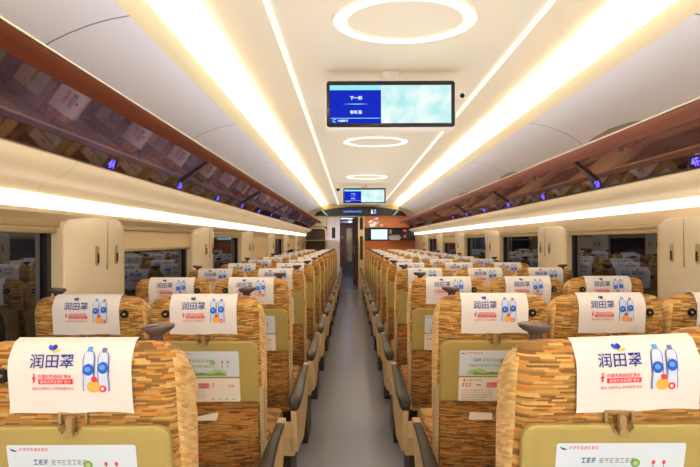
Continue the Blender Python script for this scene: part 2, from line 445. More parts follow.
# ------------------------------------------------------------------ windows, blinds, pillars
wn = 0
WD = .03
closed = {(-1, 1): .115, (-1, 3): .60, (-1, 5): .25, (1, 4): .10}
for sd in (-1, 1):
    WD = WDS[sd]
    for k, (a, b) in enumerate(WIN):
        wn += 1
        r = empty('window_%d' % wn, (0, 0, 0)); tag(r, kind='structure')
        X = lambda d: XC + sd * (d + WD)
        def bx(m, d0, d1, y0, y1, z0, z1): m.box(min(X(d0), X(d1)), max(X(d0), X(d1)), y0, y1, z0, z1)
        m = MB()
        bx(m, 1.592, 1.66, a, a + .055, WZ0, WZ1); bx(m, 1.592, 1.66, b - .055, b, WZ0, WZ1)
        bx(m, 1.592, 1.66, a + .055, b - .055, WZ0, WZ0 + .04); bx(m, 1.612, 1.66, a + .055, b - .055, WZ1 - .03, WZ1)
        m.obj('window_frame', M['frame'], r)
        m = MB()
        ya, yb, za, zb = a + .056, b - .056, WZ0 + .041, WZ1 - .031
        bx(m, 1.635, 1.655, ya, ya + .034, za, zb); bx(m, 1.635, 1.655, yb - .034, yb, za, zb); bx(m, 1.635, 1.655, ya + .034, yb - .034, za, za + .03)
        m.obj('gasket', M['gasket'], r)
        m = MB(); bx(m, 1.652, 1.66, ya + .03, yb - .03, za + .025, zb); m.obj('glass', M['glass'], r)
        drop = closed.get((sd, k), .012)
        ca = MB(); ca.rbox(min(X(1.59), X(1.625)), max(X(1.59), X(1.625)), a + .057, b - .057, WZ1 - .030, WZ1 - .002, .008, 'x'); bl = ca.obj('blind', M['bar'], r, True)
        m = MB(); bx(m, 1.613, 1.617, a + .06, b - .06, WZ1 - .031 - drop, WZ1 - .028); m.obj('blind_cloth', M['blind'], bl)
        m = MB(); m.rbox(min(X(1.606), X(1.624)), max(X(1.606), X(1.624)), a + .058, b - .058, WZ1 - .047 - drop, WZ1 - .029 - drop, .006, 'x'); m.obj('blind_bar', M['bar'], bl, True)
    for k, y in enumerate(PIL):
        tn += 1
        m = MB(); n = 18; rows_ = []
        NZ = 16; zt = CH + .125; zb_ = .42
        for j in range(NZ + 1):
            # rounded top corners: half-length shrinks close to the top
            if j < 6: z = zb_ + (zt - .07 - zb_) * j / 6; hl = PW
            else:
                q = (j - 6) / (NZ - 6); z = zt - .07 + .07 * math.sin(q * math.pi / 2); hl = PW - .10 * (1 - math.cos(q * math.pi / 2))
            row = []
            for i in range(n + 1):
                u = -1 + 2 * i / n; bul = .055 * (1 - abs(u) ** 2.6)
                low = min(1, max(0, (1.26 - z) / .12)); dd = 1.585 + WD - bul * (1 - low) + (.012 * (CH + .05 - z) / .6) * (1 - low)
                row.append((XC + sd * dd, y + hl * u, z))
            rows_.append(row)
        m.loft(rows_, False, False, closed=False)
        back = [[(XC + sd * (1.60 + WD), p[1], p[2]) for p in (row[0], row[-1])] for row in rows_]
        for e in (0, -1):
            q = [[row[e], bk[e]] for row, bk in zip(rows_, back)]
            m.loft(q, False, False, closed=False)
        m.loft([rows_[-1], [(XC + sd * (1.60 + WD), p[1], p[2]) for p in rows_[-1]]], False, False, closed=False)
        p = m.obj('trim_%d' % tn, M['pillar'], smooth=True, angle=50); tag(p, kind='structure')
        # joint down the middle, hooks either side
        m = MB(); x = sorted((XC + sd * (1.535 + WD), XC + sd * (1.5285 + WD))); m.box(x[0], x[1], y - .003, y + .003, 1.27, zt - .01); m.obj('joint', M['bar'], p)
        for dy in (-.105, .105):
            m = MB(); d = 1.585 - .055 * (1 - abs(dy / PW) ** 2.6)
            z0, z1 = CH - .125, CH - .02
            m.rbox(min(X(d - .004), X(d + .004)), max(X(d - .004), X(d + .004)), y + dy - .015, y + dy + .015, z0, z1, .012, 'x', 0)
            m.rbox(min(X(d - .009), X(d - .004)), max(X(d - .009), X(d - .004)), y + dy - .007, y + dy + .007, z0 + .012, z1 - .04, .006, 'x', 1)
            m.obj('coat_hook', [M['bar'], M['black']], p, True)

# ------------------------------------------------------------------ seats: shared part meshes
BK = [(.34, .222, .10, .20), (.45, .230, .095, .215), (.70, .236, .065, .205), (.90, .238, .035, .19), (.985, .236, .02, .19), (1.0, .2345, .02, .185),
      (1.02, .237, .013, .185), (1.08, .2365, .005, .172), (1.129, .234, .0, .15), (1.153, .230, .002, .143), (1.172, .222, .008, .136), (1.185, .209, .018, .126), (1.192, .192, .034, .112)]
def crest_drop(y, z):
    '''the top of the backrest falls away towards the sitter'''
    return max(0, y - .03) * .34 * min(1, max(0, (z - 1.09) / .06))
def back_y(z, which=2):
    for a, b in zip(BK, BK[1:]):
        if a[0] <= z <= b[0]: return a[which] + (b[which] - a[which]) * (z - a[0]) / (b[0] - a[0])
    return BK[0][which] if z < BK[0][0] else BK[-1][which]
def seat_back_mesh():
    m = MB(); rings = []
    for z, hw, y0, y1 in BK:
        r = min(.04, (y1 - y0) * .42)
        pts = []
        for cx, cy, a0 in ((hw - r, y0 + r, -90), (hw - r, y1 - r, 0), (-hw + r, y1 - r, 90), (-hw + r, y0 + r, 180)):
            for i in range(6):
                a = math.radians(a0 + 90 * i / 5); py = cy + r * math.sin(a); pts.append((cx + r * math.cos(a), py, z - crest_drop(py, z)))
        # subdivide the long rear and front edges
        rings.append(pts)
    m.loft(rings)
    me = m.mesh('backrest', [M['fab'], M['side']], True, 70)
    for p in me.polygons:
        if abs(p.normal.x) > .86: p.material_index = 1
    return me
COVER_HW = .139
CREST = [(1.153, -.004), (1.174, .002), (1.190, .013), (1.1985, .032)]
def cover_y(z):
    if z <= 1.153: return back_y(z) - .006
    for (a, ya), (b, yb) in zip(CREST, CREST[1:]):
        if z <= b: return ya + (yb - ya) * (z - a) / (b - a)
    return .032
def cover_mesh():
    m = MB()
    # centre-line of the cloth: up the rear face, over the crest, down the front
    path = []
    for i in range(9): z = 1.032 + (1.153 - 1.032) * i / 8; path.append((cover_y(z), z))
    path += [(.002, 1.174), (.013, 1.190), (.032, 1.1985), (.07, 1.2005 - .0136), (.112, 1.198 - .028), (.130, 1.189 - .034), (.143, 1.174 - .038), (.157, 1.10), (.178, 1.07), (.190, 1.04)]
    nx = 12; rings = []
    for j, (y, z) in enumerate(path):
        row = []
        for i in range(nx + 1):
            u = -1 + 2 * i / nx
            sag = 0
            if j < 2: sag = -.003 * math.sin(u * 5 + 1) * (2 - j)
            edge = .0025 * (abs(u) ** 6)
            zz = z + (.002 * math.sin(u * 4) if j == 0 else 0)
            row.append((u * COVER_HW * (1 + (.012 if j == 0 else 0)), y + sag * .5 - (edge if j < 9 else -edge), zz))
        rings.append(row)
    m.loft(rings, False, False, 0, closed=False)
    # thickness at the rear hem
    m.loft([rings[0], [(p[0], p[1] + .003, p[2]) for p in rings[0]]], False, False, 0, closed=False)
    # printed picture: zoomed photo coordinates of the print -> cloth
    def P(a, b, lift=.0030):
        z = 1.168 - (b - 114) * (.000413 if b > 114 else .00030)
        return ((a - 355) * .000418, cover_y(z) - lift, z)
    P1 = lambda a, b: P(a, b, .0036)
    P2 = lambda a, b: P(a, b, .0042)
    P3 = lambda a, b: P(a, b, .0048)
    NAVY, BLUE, SKY, ICE, MAUVE, RED, YEL, PEA, WHT = 1, 2, 3, 4, 5, 6, 7, 8, 0
    # bird
    m.flat([(226, 60), (236, 50), (246, 62), (258, 50), (272, 56), (276, 76), (262, 92), (240, 88), (228, 76)], P, BLUE)
    m.flat([(246, 62), (258, 50), (272, 56), (276, 76), (258, 82)], P1, NAVY)
    m.flat([(248, 92), (268, 94), (282, 86), (300, 82), (292, 98), (272, 106), (254, 104)], P, YEL)
    put_text(m, '润田翠', 140, 376, 190, 114, P, NAVY, .008)
    # running figure and red lines
    m.flat([(158, 218), (168, 222), (164, 232), (172, 246), (164, 252), (168, 264), (152, 274), (158, 258), (150, 244), (160, 236)], P, RED)
    put_text(m, '中国天然含硒矿泉水', 186, 364, 246, 224, P, RED, .012)
    m.flat([(185, 250), (370, 250), (370, 278), (185, 278)], P, RED)
    put_text(m, '高端天然含硒矿泉水', 196, 360, 274, 254, P1, WHT, .0)
    put_text(m, '源自江西明月山 天然含硒矿泉水', 150, 374, 312, 294, P, RED, .0)
    # two bottles
    def bottle(x0, x1, capw, top, cap_mi, lab_mi, lab_y):
        c = (x0 + x1) / 2; w = (x1 - x0) / 2
        def body(s_, t): return [(c - w * s_, 318), (c - w * s_, 260), (c - w * .86 * s_, 240), (c - w * s_, 215), (c - w * s_, 135), (c - w * .8 * s_, 112), (c - capw * s_, top + 30 + t), (c + capw * s_, top + 30 + t), (c + w * .8 * s_, 112), (c + w * s_, 135), (c + w * s_, 215), (c + w * .86 * s_, 240), (c + w * s_, 260), (c + w * s_, 318)]
        m.flat(body(1, 0), P, MAUVE); m.flat(body(.82, 3), P1, ICE)
        m.flat([(c - w * .3, 130), (c - w * .1, 128), (c - w * .1, 300), (c - w * .3, 300)], P2, WHT)
        m.flat([(c - capw, top + 30), (c - capw, top + 2), (c - capw + 3, top), (c + capw - 3, top), (c + capw, top + 2), (c + capw, top + 30)], P1, cap_mi)
        m.flat(circ(c, lab_y, w * .88, 32, 20), P2, lab_mi)
        m.flat(circ(c - 3, lab_y - 3, w * .5, 14, 14), P3, SKY)
    bottle(424, 490, 14, 66, SKY, BLUE, 198)
    bottle(504, 567, 13, 74, MAUVE, BLUE, 188)
    m.flat(circ(482, 292, 36, 33, 20), P2, PEA)
    m.flat(circ(532, 304, 20, 20, 16), P2, RED); m.flat(circ(530, 304, 9, 10, 12), P3, WHT)
    m.flat([(474, 236), (500, 238), (504, 262), (482, 268), (472, 256)], P3, RED)
    return m.mesh('headrest_cover', [M['cloth'], M['navy'], M['blue'], M['sky'], M['ice'], M['mauve'], M['red'], M['yellow'], M['peach']], False)

TZ0, TZ1 = .738, 1.004
def ty(z): return .062 + (.016 - .062) * (z - TZ0) / (TZ1 - TZ0)     # rear plane under the tray
def tray_mesh():
    m = MB(); hw = .222
    # outline with rounded top corners and the round notch in the top edge
    pts = [(-hw, TZ0), (hw, TZ0)]
    pts += circ(hw - .032, TZ1 - .032, .032, n=7, a0=0, a1=90)
    pts += [(.030, TZ1)] + circ(0, TZ1 + .007, .0265, n=9, a0=-16, a1=-164) + [(-.030, TZ1)]
    pts += circ(-hw + .032, TZ1 - .032, .032, n=7, a0=90, a1=180)
    k = len(pts)
    def inset(d): return [(a * (1 - d / hw), (b - .87) * (1 - d / .133) + .87) for a, b in pts]
    lay = [(inset(0), .006), (inset(0), .020), (inset(.004), .025), (inset(.010), .026)]
    m.loft([[(a, ty(b) - t, b) for a, b in L] for L, t in lay], True, False)
    m.add([(a, ty(b) - .026, b) for a, b in lay[-1][0]], [tuple(range(k))])
    return m.mesh('tray_table', M['tray'], True, 35)
def latch_mesh():
    m = MB(); y = ty(1.01)
    # arch shaped housing above the notch, swivel hook in the middle
    for q in (-1, 1): m.rbox(q * .030 - .0035, q * .030 + .0035, y - .014, y - .004, 1.006, 1.034, .003, 'y')
    m.rbox(-.033, .033, y - .012, y - .004, 1.027, 1.034, .003, 'y')
    m.tube([(.0262 * math.cos(math.radians(t)), y - .0255, TZ1 + .007 + .0262 * math.sin(math.radians(t))) for t in range(-164, -10, 12)], .0018, 6)
    m.rbox(-.0075, .0075, y - .030, y - .010, .990, 1.026, .006, 'y')
    m.lathe([(.0105, 0), (.0105, .006), (.008, .009)], (0, y - .031, .990), 'y', 16)
    return m.mesh('latch', M['latch'], True)
def card_mesh(kind):
    m = MB(); hw = .146
    z0, z1 = ((.852, .963), (.741, .845))[kind]
    base = rrect(-hw, hw, z0, z1, .006, 3)
    P = lambda a, b, l=.0272: (a, ty(b) - l, b)
    P1 = lambda a, b: P(a, b, .0276)
    P2 = lambda a, b: P(a, b, .0280)
    m.flat(base, P, 0)
    H = z1 - z0
    def at(u, v): return (-hw + 2 * hw * u, z1 - H * v)
    def bar(u0, u1, v0, v1, mi, Pf=P1):
        a, b = at(u0, v0); c, d = at(u1, v1); m.flat([(a, d), (c, d), (c, b), (a, b)], Pf, mi)
    rnd = random.Random(3 + kind)
    def glyphs(u0, u1, v0, v1, n, mi):
        """a line of small characters: each a few strokes"""
        w = (u1 - u0) / n
        for i in range(n):
            a = u0 + i * w; b = a + w * .78; h = v1 - v0
            bar(a, b, v0, v0 + h * .18, mi); bar(a + w * .32, a + w * .46, v0, v1, mi)
            if rnd.random() > .4: bar(a, b, v0 + h * .42, v0 + h * .56, mi)
            if rnd.random() > .4: bar(a, a + w * .14, v0 + h * .3, v1, mi)
            if rnd.random() > .4: bar(a, b, v1 - h * .16, v1, mi)
    if kind == 0:
        # 1 grey 2 red 3 navy 4 green 5 pale green 6 pink 7 white
        m.flat([at(.025, .07), at(.05, .10), at(.085, .13), at(.06, .15), at(.035, .12)], P1, 3)
        glyphs(.10, .33, .07, .13, 8, 2)
        glyphs(.20, .32, .32, .43, 3, 3); glyphs(.34, .62, .33, .43, 7, 1)
        glyphs(.14, .66, .55, .63, 12, 4)
        # meadow along the bottom
        hill = [at(.12, .96)] + [at(.12 + .70 * i / 12, .80 - .07 * math.sin(i * .8) - (.05 if i in (3, 4, 9) else 0)) for i in range(13)] + [at(.82, .96)]
        m.flat(hill, P1, 5)
        hill = [at(.2, .96)] + [at(.2 + .6 * i / 12, .87 - .04 * math.sin(i * 1.3 + 1)) for i in range(13)] + [at(.8, .96)]
        m.flat(hill, P2, 4)
        c = at(.62, .44); m.flat(circ(c[0], c[1], .0105, n=16), P1, 4); m.flat(circ(c[0], c[1], .006, n=12), P2, 5)
        for u in (.76, .84): bar(u - .012, u + .012, .38, .46, 2); bar(u - .004, u + .004, .46, .66, 1)
    else:
        c = at(.08, .12); m.flat(circ(c[0], c[1], .005, n=12), P1, 2)
        glyphs(.12, .34, .08, .15, 9, 1)
        glyphs(.05, .20, .24, .40, 3, 2); bar(.26, .32, .28, .34, 1)
        bar(.40, .56, .20, .44, 6); glyphs(.41, .55, .25, .39, 3, 2)
        glyphs(.60, .64, .22, .42, 1, 2); glyphs(.84, .92, .28, .40, 2, 2)
        for v in (.52, .62, .72, .82, .91): glyphs(.05, .50 if v < .9 else .38, v, v + .05, 18 if v < .9 else 13, 1 if v != .62 else 6)
        for u in (.60, .70, .80, .90): bar(u - .02, u + .02, .88, .91, 1)
    return m.mesh('notice_card', [M['paperblue'] if kind == 0 else M['paper'], M['inkgrey'], M['red'], M['navy'], M['inkgreen'], M['inkleaf'], M['inkpink'], M['paper']])
def arm_mesh(s):
    m = MB(); a, b = sorted((s * .2235, s * .2415))
    L = []
    for z, w in ((.40, .009), (.76, .009), (.79, .010), (.797, .006)):
        y = .066 + (.80 - z) * .09
        c = s * .2325
        L.append([(c - w, y - .022, z), (c + w, y - .022, z), (c + w, y + .012, z), (c - w, y + .012, z)])
    m.loft(L); return m.mesh('tray_arm', M['taupe'])
def pocket_mesh():
    m = MB(); rings = []
    for z, t in ((.385, .002), (.40, .012), (.52, .020), (.62, .016), (.664, .012), (.672, .004)):
        y = back_y(z); rings.append([(x * .215, y - t * (1 - abs(x) ** 6 * .7), z) for x in [-1 + 2 * i / 10 for i in range(11)]])
    m.loft(rings, False, False, closed=False)
    # upper cloth field between tray and pocket
    m.loft([[(x * .215, back_y(z) - .003, z) for x in [-1 + 2 * i / 10 for i in range(11)]] for z in (.672, .700, .735)], False, False, closed=False)
    # hem
    m.tube([(x * .215, back_y(.67) - .011 * (1 - abs(x) ** 6 * .7), .668) for x in [-1 + 2 * i / 12 for i in range(13)]], .0035, 6)
    return m.mesh('back_pocket', M['pocket'], True, 60)
def hook_mesh(s):
    m = MB(); x, z = s * .158, 1.118; y = back_y(z)
    m.lathe([(.0175, .004), (.0175, -.004), (.015, -.008), (.011, -.008), (.010, -.003), (0, -.003)], (x, y, z), 'y', 20)
    m.lathe([(.004, -.003), (.004, -.010), (0, -.011)], (x, y, z), 'y', 10, mi=1)
    return m.mesh('coat_button', [M['black'], M['taupe']], True)
def knob_mesh(s):
    m = MB(); x = s * .163; z = 1.174
    n = 24; rings = []
    for r, t, ox in ((.017, -.012, 0), (.0155, .006, 0), (.014, .016, 0), (.016, .023, .001), (.027, .029, .003), (.0345, .036, .004), (.036, .0425, .005), (.034, .0455, .005), (.022, .0475, .005), (.002, .048, .005)):
        rings.append([(x + s * ox + r * math.cos(2 * math.pi * i / n) * 1.08, .075 + r * .92 * math.sin(2 * math.pi * i / n), z + t + s * .06 * r * math.cos(2 * math.pi * i / n)) for i in range(n)])
    m.loft(rings); return m.mesh('grab_handle', M['knob'], True, 50)
def cushion_mesh():
    m = MB(); rings = []
    for y, z0, z1, hw in ((.20, .36, .45, .222), (.23, .35, .462, .229), (.5, .35, .475, .232), (.70, .355, .485, .231), (.745, .37, .475, .226), (.76, .39, .45, .218)):
        rings.append([(a, y, b) for a, b in rrect(-hw, hw, z0, z1, .03, 4)])
    m.loft(rings); return m.mesh('seat_cushion', M['fab'], True, 60)
def base_mesh():
    m = MB()
    m.box(-.225, .225, .14, .70, .315, .338)
    m.rbox(-.19, .19, .24, .66, .245, .316, .01, 'y')
    for s in (-1, 1):
        m.add([(s * .21, .30, 0), (s * .17, .30, 0), (s * .17, .62, 0), (s * .21, .62, 0), (s * .21, .24, .316), (s * .17, .24, .316), (s * .17, .66, .316), (s * .21, .66, .316)],
              [(0, 1, 2, 3), (4, 5, 6, 7), (0, 1, 5, 4), (1, 2, 6, 5), (2, 3, 7, 6), (3, 0, 4, 7)])
    m.rbox(-.215, .215, .28, .64, .0, .03, .01, 'z')
    m.box(-.2, .2, .125, .14, .30, .38)
    return m.mesh('seat_base', M['base'], False)
# armrest on the aisle: beige side plate with an S-shaped dark pad
PAD = [(.27, .640, .018), (.29, .662, .026), (.34, .670, .029), (.44, .668, .029), (.54, .672, .026), (.64, .682, .022), (.74, .690, .019), (.84, .690, .017), (.89, .686, .016)]
def side_plate_mesh(s):
    m = MB(); x0, x1 = sorted((s * .329, s * .357))
    top = [(y, z - .024) for y, z, w in PAD] + [(.945, .660)]
    pts = [(.30, .46), (.34, .40), (.62, .36), (.80, .44), (.90, .56), (.945, .64)] + list(reversed(top))
    m.prism(pts, x0, x1, lambda a, b, t: (t, a, b))
    # bracket to the seat
    a, b = sorted((s * .205, s * .330)); m.box(a, b, .42, .66, .345, .43)
    return m.mesh('armrest', M['panelbeige'], True, 30)
def pedestal_mesh(s):
    m = MB(); x0, x1 = sorted((s * .245, s * .305))
    m.prism([(.44, .0), (.74, .0), (.76, .03), (.70, .34), (.70, .372), (.46, .40), (.42, .03)], x0, x1, lambda a, b, t: (t, a, b))
    return m.mesh('pedestal', M['base'], False)
def pad_mesh(s):
    m = MB(); rings = []
    for i, (y, z, w) in enumerate(PAD):
        e = i == 0
        h = .020 if e else .036 - .014 * i / 8
        c = s * .343
        q = rrect(c - w, c + w, z - h, z, .008, 3)
        rings.append([(a, y, b) for a, b in q])
    m.loft(rings); return m.mesh('armrest_pad', M['dark'], True, 50)
def tip_mesh(s):
    m = MB(); c = s * .343
    rings = [[(a, y, b) for a, b in rrect(c - w, c + w, z0, z1, .006, 3)] for y, w, z0, z1 in ((.8915, .0155, .662, .686), (.92, .0165, .655, .688), (.95, .016, .650, .686), (.962, .010, .656, .678))]
    m.loft(rings); return m.mesh('armrest_tip', M['taupe'], True)
def inner_arm_mesh(s):
    m = MB(); c = s * .218; rings = []
    for y, z0, z1, w in ((.19, .585, .62, .014), (.24, .58, .632, .018), (.50, .585, .638, .018), (.62, .595, .634, .016), (.64, .605, .625, .010)):
        rings.append([(a, y, b) for a, b in rrect(c - w, c + w, z0, z1, .009, 3)])
    m.loft(rings); return m.mesh('armrest', M['dark'], True, 50)

ME = dict(back=seat_back_mesh(), cover=cover_mesh(), tray=tray_mesh(), latch=latch_mesh(), card0=card_mesh(0), card1=card_mesh(1), armL=arm_mesh(-1), armR=arm_mesh(1),
          pocket=pocket_mesh(), cushion=cushion_mesh(), base=base_mesh())
for s in (-1, 1):
    ME['hook', s] = hook_mesh(s); ME['knob', s] = knob_mesh(s); ME['plate', s] = side_plate_mesh(s); ME['ped', s] = pedestal_mesh(s); ME['pad', s] = pad_mesh(s); ME['tip', s] = tip_mesh(s); ME['inner', s] = inner_arm_mesh(s)

def train_seat(x, y, label, group, hook, knob=0, aisle=0, inner=0, cover_dx=0, cover_rot=0):
    r = empty('train_seat', (x, y, 0)); tag(r, label, 'seat', group)
    link('seat_base', ME['base'], r); link('seat_cushion', ME['cushion'], r)
    link('backrest', ME['back'], r); link('back_pocket', ME['pocket'], r)
    c = link('headrest_cover', ME['cover'], r); c['label'] = 'white printed headrest cover'
    if cover_dx or cover_rot:
        c.matrix_local = Matrix.Translation((cover_dx, 0, 1.12)) @ Matrix.Rotation(cover_rot, 4, 'Y') @ Matrix.Translation((0, 0, -1.12))
    t = link('tray_table', ME['tray'], r); t['label'] = 'olive gold folded tray table'
    link('latch', ME['latch'], t)
    link('notice_card', ME['card0'], t); link('notice_card', ME['card1'], t)
    link('tray_arm', ME['armL'], r); link('tray_arm', ME['armR'], r)
    if hook: link('coat_button', ME['hook', hook], r)
    if knob: link('grab_handle', ME['knob', knob], r)
    if aisle:
        link('pedestal', ME['ped', aisle], r)
        p = link('armrest', ME['plate', aisle], r); link('armrest_pad', ME['pad', aisle], p); link('armrest_tip', ME['tip', aisle], p)
    if inner: link('armrest', ME['inner', inner], r)
    return r

ROWS = ['front', 'second', 'third', 'fourth', 'fifth', 'sixth', 'seventh', 'eighth', 'ninth', 'tenth', 'eleventh', 'twelfth', 'thirteenth']
for k, rw in enumerate(ROWS):
    y = 1.10 + .985 * k + (.03 if k == 0 else 0)
    far = '' if k else ''
    g2, g3 = 'seats on the two-seat side', 'seats on the three-seat side'
    train_seat(-.618 - (.016 if k == 0 else 0), y, 'brown streaked train seat by the aisle, %s row of the two-seat side' % rw, g2, -1, knob=1, aisle=1)
    train_seat(.595 + (.012 if k == 0 else 0), y, 'brown streaked train seat by the aisle, %s row of the three-seat side' % rw, g3, 1 if k else 0, knob=-1, aisle=-1,
               cover_dx=.037 if k == 0 else 0, cover_rot=math.radians(-2.0) if k == 0 else 0)
    if k:
        train_seat(-1.106, y, 'brown streaked train seat by the window, %s row of the two-seat side' % rw, g2, 1, knob=-1 if k % 2 else 0, inner=1)
        train_seat(1.575, y, 'brown streaked train seat by the window, %s row of the three-seat side' % rw, g3, -1, knob=1 if k % 2 else 0, inner=-1)
    train_seat(1.083, y + (.16 if k == 0 else 0), 'brown streaked train seat in the middle, %s row of the three-seat side' % rw, g3, 1, inner=-1)

# loose papers poking out of two seat pockets
for x, lab, sg in ((-.615, 'white paper sticking out of a seat pocket on the two-seat side', 1), (.548, 'white paper sticking out of a seat pocket on the three-seat side', -1)):
    m = MB(); y = 1.10 + .985 + back_y(.67) - .0155
    vs = [(x - .05, .655), (x + .035, .655), (x + .045, .683), (x + .038, .690), (x - .05, .672)] if sg > 0 else [(x - .05, .655), (x + .05, .655), (x + .05, .684), (x - .045, .688)]
    m.prism(vs, y - .0035, y - .002, lambda a, b, t: (a, t, b))
    tag(m.obj('paper', M['paper']), lab, 'paper')

# ------------------------------------------------------------------ screens hanging from the ceiling
M['scr_blue'] = emis('screen_blue', (24, 44, 190), .75)
M['scr_bar'] = emis('screen_bar', (150, 226, 246), .8)
M['scr_white'] = emis('screen_white', (240, 250, 255), 1.0)
def map_mat():
    m = emis('screen_map', (190, 240, 240), .74); nt = m.node_tree; e = [n for n in nt.nodes if n.type == 'EMISSION'][0]
    tc = nt.nodes.new('ShaderNodeTexCoord'); n = nt.nodes.new('ShaderNodeTexNoise'); n.inputs['Scale'].default_value = 8; n.inputs['Detail'].default_value = 6; n.inputs['Distortion'].default_value = .5
    nt.links.new(tc.outputs['Object'], n.inputs['Vector'])
    r = nt.nodes.new('ShaderNodeValToRGB'); el = r.color_ramp.elements
    el[0].position = .36; el[0].color = lin((176, 232, 234)); el[1].position = .66; el[1].color = lin((240, 252, 246))
    x = el.new(.5); x.color = lin((208, 242, 242))
    nt.links.new(n.outputs['Fac'], r.inputs[0]); nt.links.new(r.outputs[0], e.inputs['Color']); return m
M['scr_map'] = map_mat()
M['shell'] = pbr('screen_shell', (214, 204, 190), .4)
M['bezel'] = pbr('screen_bezel', (26, 26, 34), .25)
def screen(y, label):
    r = empty('ceiling_screen', (XC - .015, y, CH + .843)); tag(r, label, 'screen', 'information screens under the ceiling')
    m = MB(); m.rbox(-.405, .405, .012, .11, -.148, .153, .02, 'y'); m.rbox(-.05, .05, .055, .10, .145, .224, .01, 'y'); m.obj('shell', M['shell'], r, True)
    m = MB(); m.rbox(-.396, .396, 0, .031, -.140, .143, .016, 'y'); m.obj('bezel', M['bezel'], r, True)
    m = MB(); P = lambda a, b: (a, -.0012, b); P1 = lambda a, b: (a, -.002, b)
    L, R, T, B, X = -.376, .372, .116, -.118, -.060
    m.flat([(L, B), (X, B), (X, T - .030), (L, T - .030)], P, 0)
    m.flat([(L, T - .030), (X, T - .030), (X, T), (L, T)], P, 1)
    m.flat([(X, B), (R, B), (R, T), (X, T)], P, 2)
    put_text(m, '下一站', -.252, -.176, .026, .050, P1, 3, .02)
    put_text(m, '丰城东', -.252, -.176, -.062, -.038, P1, 3, .02)
    m.flat([(-.30, 0), (-.21, -.0025), (-.13, 0), (-.21, .0025)], P1, 1)
    m.flat([(L + .005, -.089), (X - .005, -.089), (X - .005, -.0855), (L + .005, -.0855)], P1, 1)
    c = [(-.345 + .014 * math.cos(t * .3927), -.103 + .011 * math.sin(t * .3927)) for t in range(2, 15)]; c2 = [(-.345 + .009 * math.cos(t * .3927), -.103 + .007 * math.sin(t * .3927)) for t in range(14, 1, -1)]
    m.flat(c + c2, P1, 1)
    put_text(m, '中国铁路', -.325, -.262, -.110, -.096, P1, 3, .02)
    m.obj('display', [M['scr_blue'], M['scr_bar'], M['scr_map'], M['scr_white']], r)
    return r
screen(3.08, 'large blue and aqua information screen hanging under the ceiling close to the camera')
screen(9.35, 'smaller looking blue and aqua information screen far down the ceiling by end sign')
r = empty('security_camera', (XC - .015 + .399, 3.14, CH + .905)); tag(r, 'small white camera with black lens on the right edge of near ceiling screen', 'camera')
m = MB(); m.rbox(.0, .035, -.03, .03, -.02, .028, .01, 'y'); m.lathe([(.0, -.02), (.024, -.018), (.030, .0), (.030, .03), (.0, .034)], (.045, 0, .005), 'y', 20); m.obj('housing', M['shell'], r, True)
m = MB(); m.lathe([(.0, -.034), (.008, -.032), (.014, -.026), (.015, -.018), (0, -.017)], (.050, 0, .0), 'y', 20); m.obj('lens', M['black'], r, True)
r = empty('security_camera', (-.25, 9.4, CH + .985)); tag(r, 'tiny black dome camera on ceiling beside the far screen', 'camera')
m = MB(); m.lathe([(.04, .08), (.045, .02), (.036, .0)], (0, 0, 0), 'z', 20); m.obj('mount', M['shell'], r, True)
m = MB(); m.lathe([(.036, .0), (.034, -.02), (.022, -.042), (.004, -.05)], (0, 0, 0), 'z', 20); m.obj('lens', M['black'], r, True)

# ------------------------------------------------------------------ far end of the coach
M['lav'] = pbr('end_panel_lavender', (212, 204, 216), .4)
M['orange'] = wood('end_panel_orange', (186, 104, 56), (204, 122, 68))
M['brown'] = wood('vestibule_brown', (118, 78, 64), (138, 94, 76))
M['gold'] = pbr('end_post_gold', (206, 182, 134), .4)
M['vest'] = pbr('vestibule_grey', (150, 146, 160), .5)
M['green'] = emis('sign_green_edge', (130, 210, 170), .8)
M['led'] = emis('sign_led_blue', (80, 140, 255), 1.1)
M['ledw'] = emis('sign_led_white', (190, 220, 255), 1.0)
M['hdr'] = pbr('sign_black', (16, 19, 26), .25)
m = MB()
zc = CH + 1.2
m.box(XC - 1.78, -.345, Y1, Y1 + .1, 0, zc); m.box(.195, XC + 1.78, Y1, Y1 + .1, 0, zc); m.box(-.345, .195, Y1, Y1 + .1, CH + .72, zc)
tag(m.obj('wall_end', M['cream']), kind='structure')
m = MB(); m.rbox(-.72, -.348, Y1 - .05, Y1, 0.001, CH + .72, .01, 'y'); p = tag(m.obj('trim_60', M['lav'], smooth=True), kind='structure')
m = MB(); m.rbox(-.575, -.475, Y1 - .062, Y1 - .05, CH + .08, CH + .40, .01, 'y'); m.obj('grille', M['black'], p)
m = MB(); m.rbox(.196, .385, Y1 - .06, Y1, 0.001, CH + .72, .01, 'y'); p = tag(m.obj('trim_61', M['gold'], smooth=True), kind='structure')
for z0, z1 in ((.33, .68), (-.55, .14)):
    m = MB(); m.rbox(.25, .335, Y1 - .07, Y1 - .06, CH + z0, CH + z1, .01, 'y'); m.obj('window_slot', M['black'], p)
m = MB(); m.box(.386, XC + 1.62, Y1 - .03, Y1, CH + .39, CH + .74); m.box(.386, XC + 1.62, Y1 - .03, Y1, .002, CH + .005)
tag(m.obj('trim_62', M['orange']), kind='structure')
m = MB(); m.box(.386, XC + 1.62, Y1 - .02, Y1, CH + .006, CH + .389); tag(m.obj('trim_63', M['hdr']), kind='structure')
# end screen
r = empty('wall_screen', (.815, Y1 - .021, CH + .19)); tag(r, 'small pale aqua wall screen on the black band at the coach end', 'screen')
m = MB(); m.rbox(-.25, .25, -.05, 0, -.165, .165, .012, 'y'); m.obj('bezel', M['bezel'], r, True)
m = MB(); m.flat([(-.235, -.145), (.235, -.145), (.235, .145), (-.235, .145)], lambda a, b: (a, -.0512, b), 0); m.obj('display', emis('end_screen_aqua', (196, 236, 242), 1.1), r)
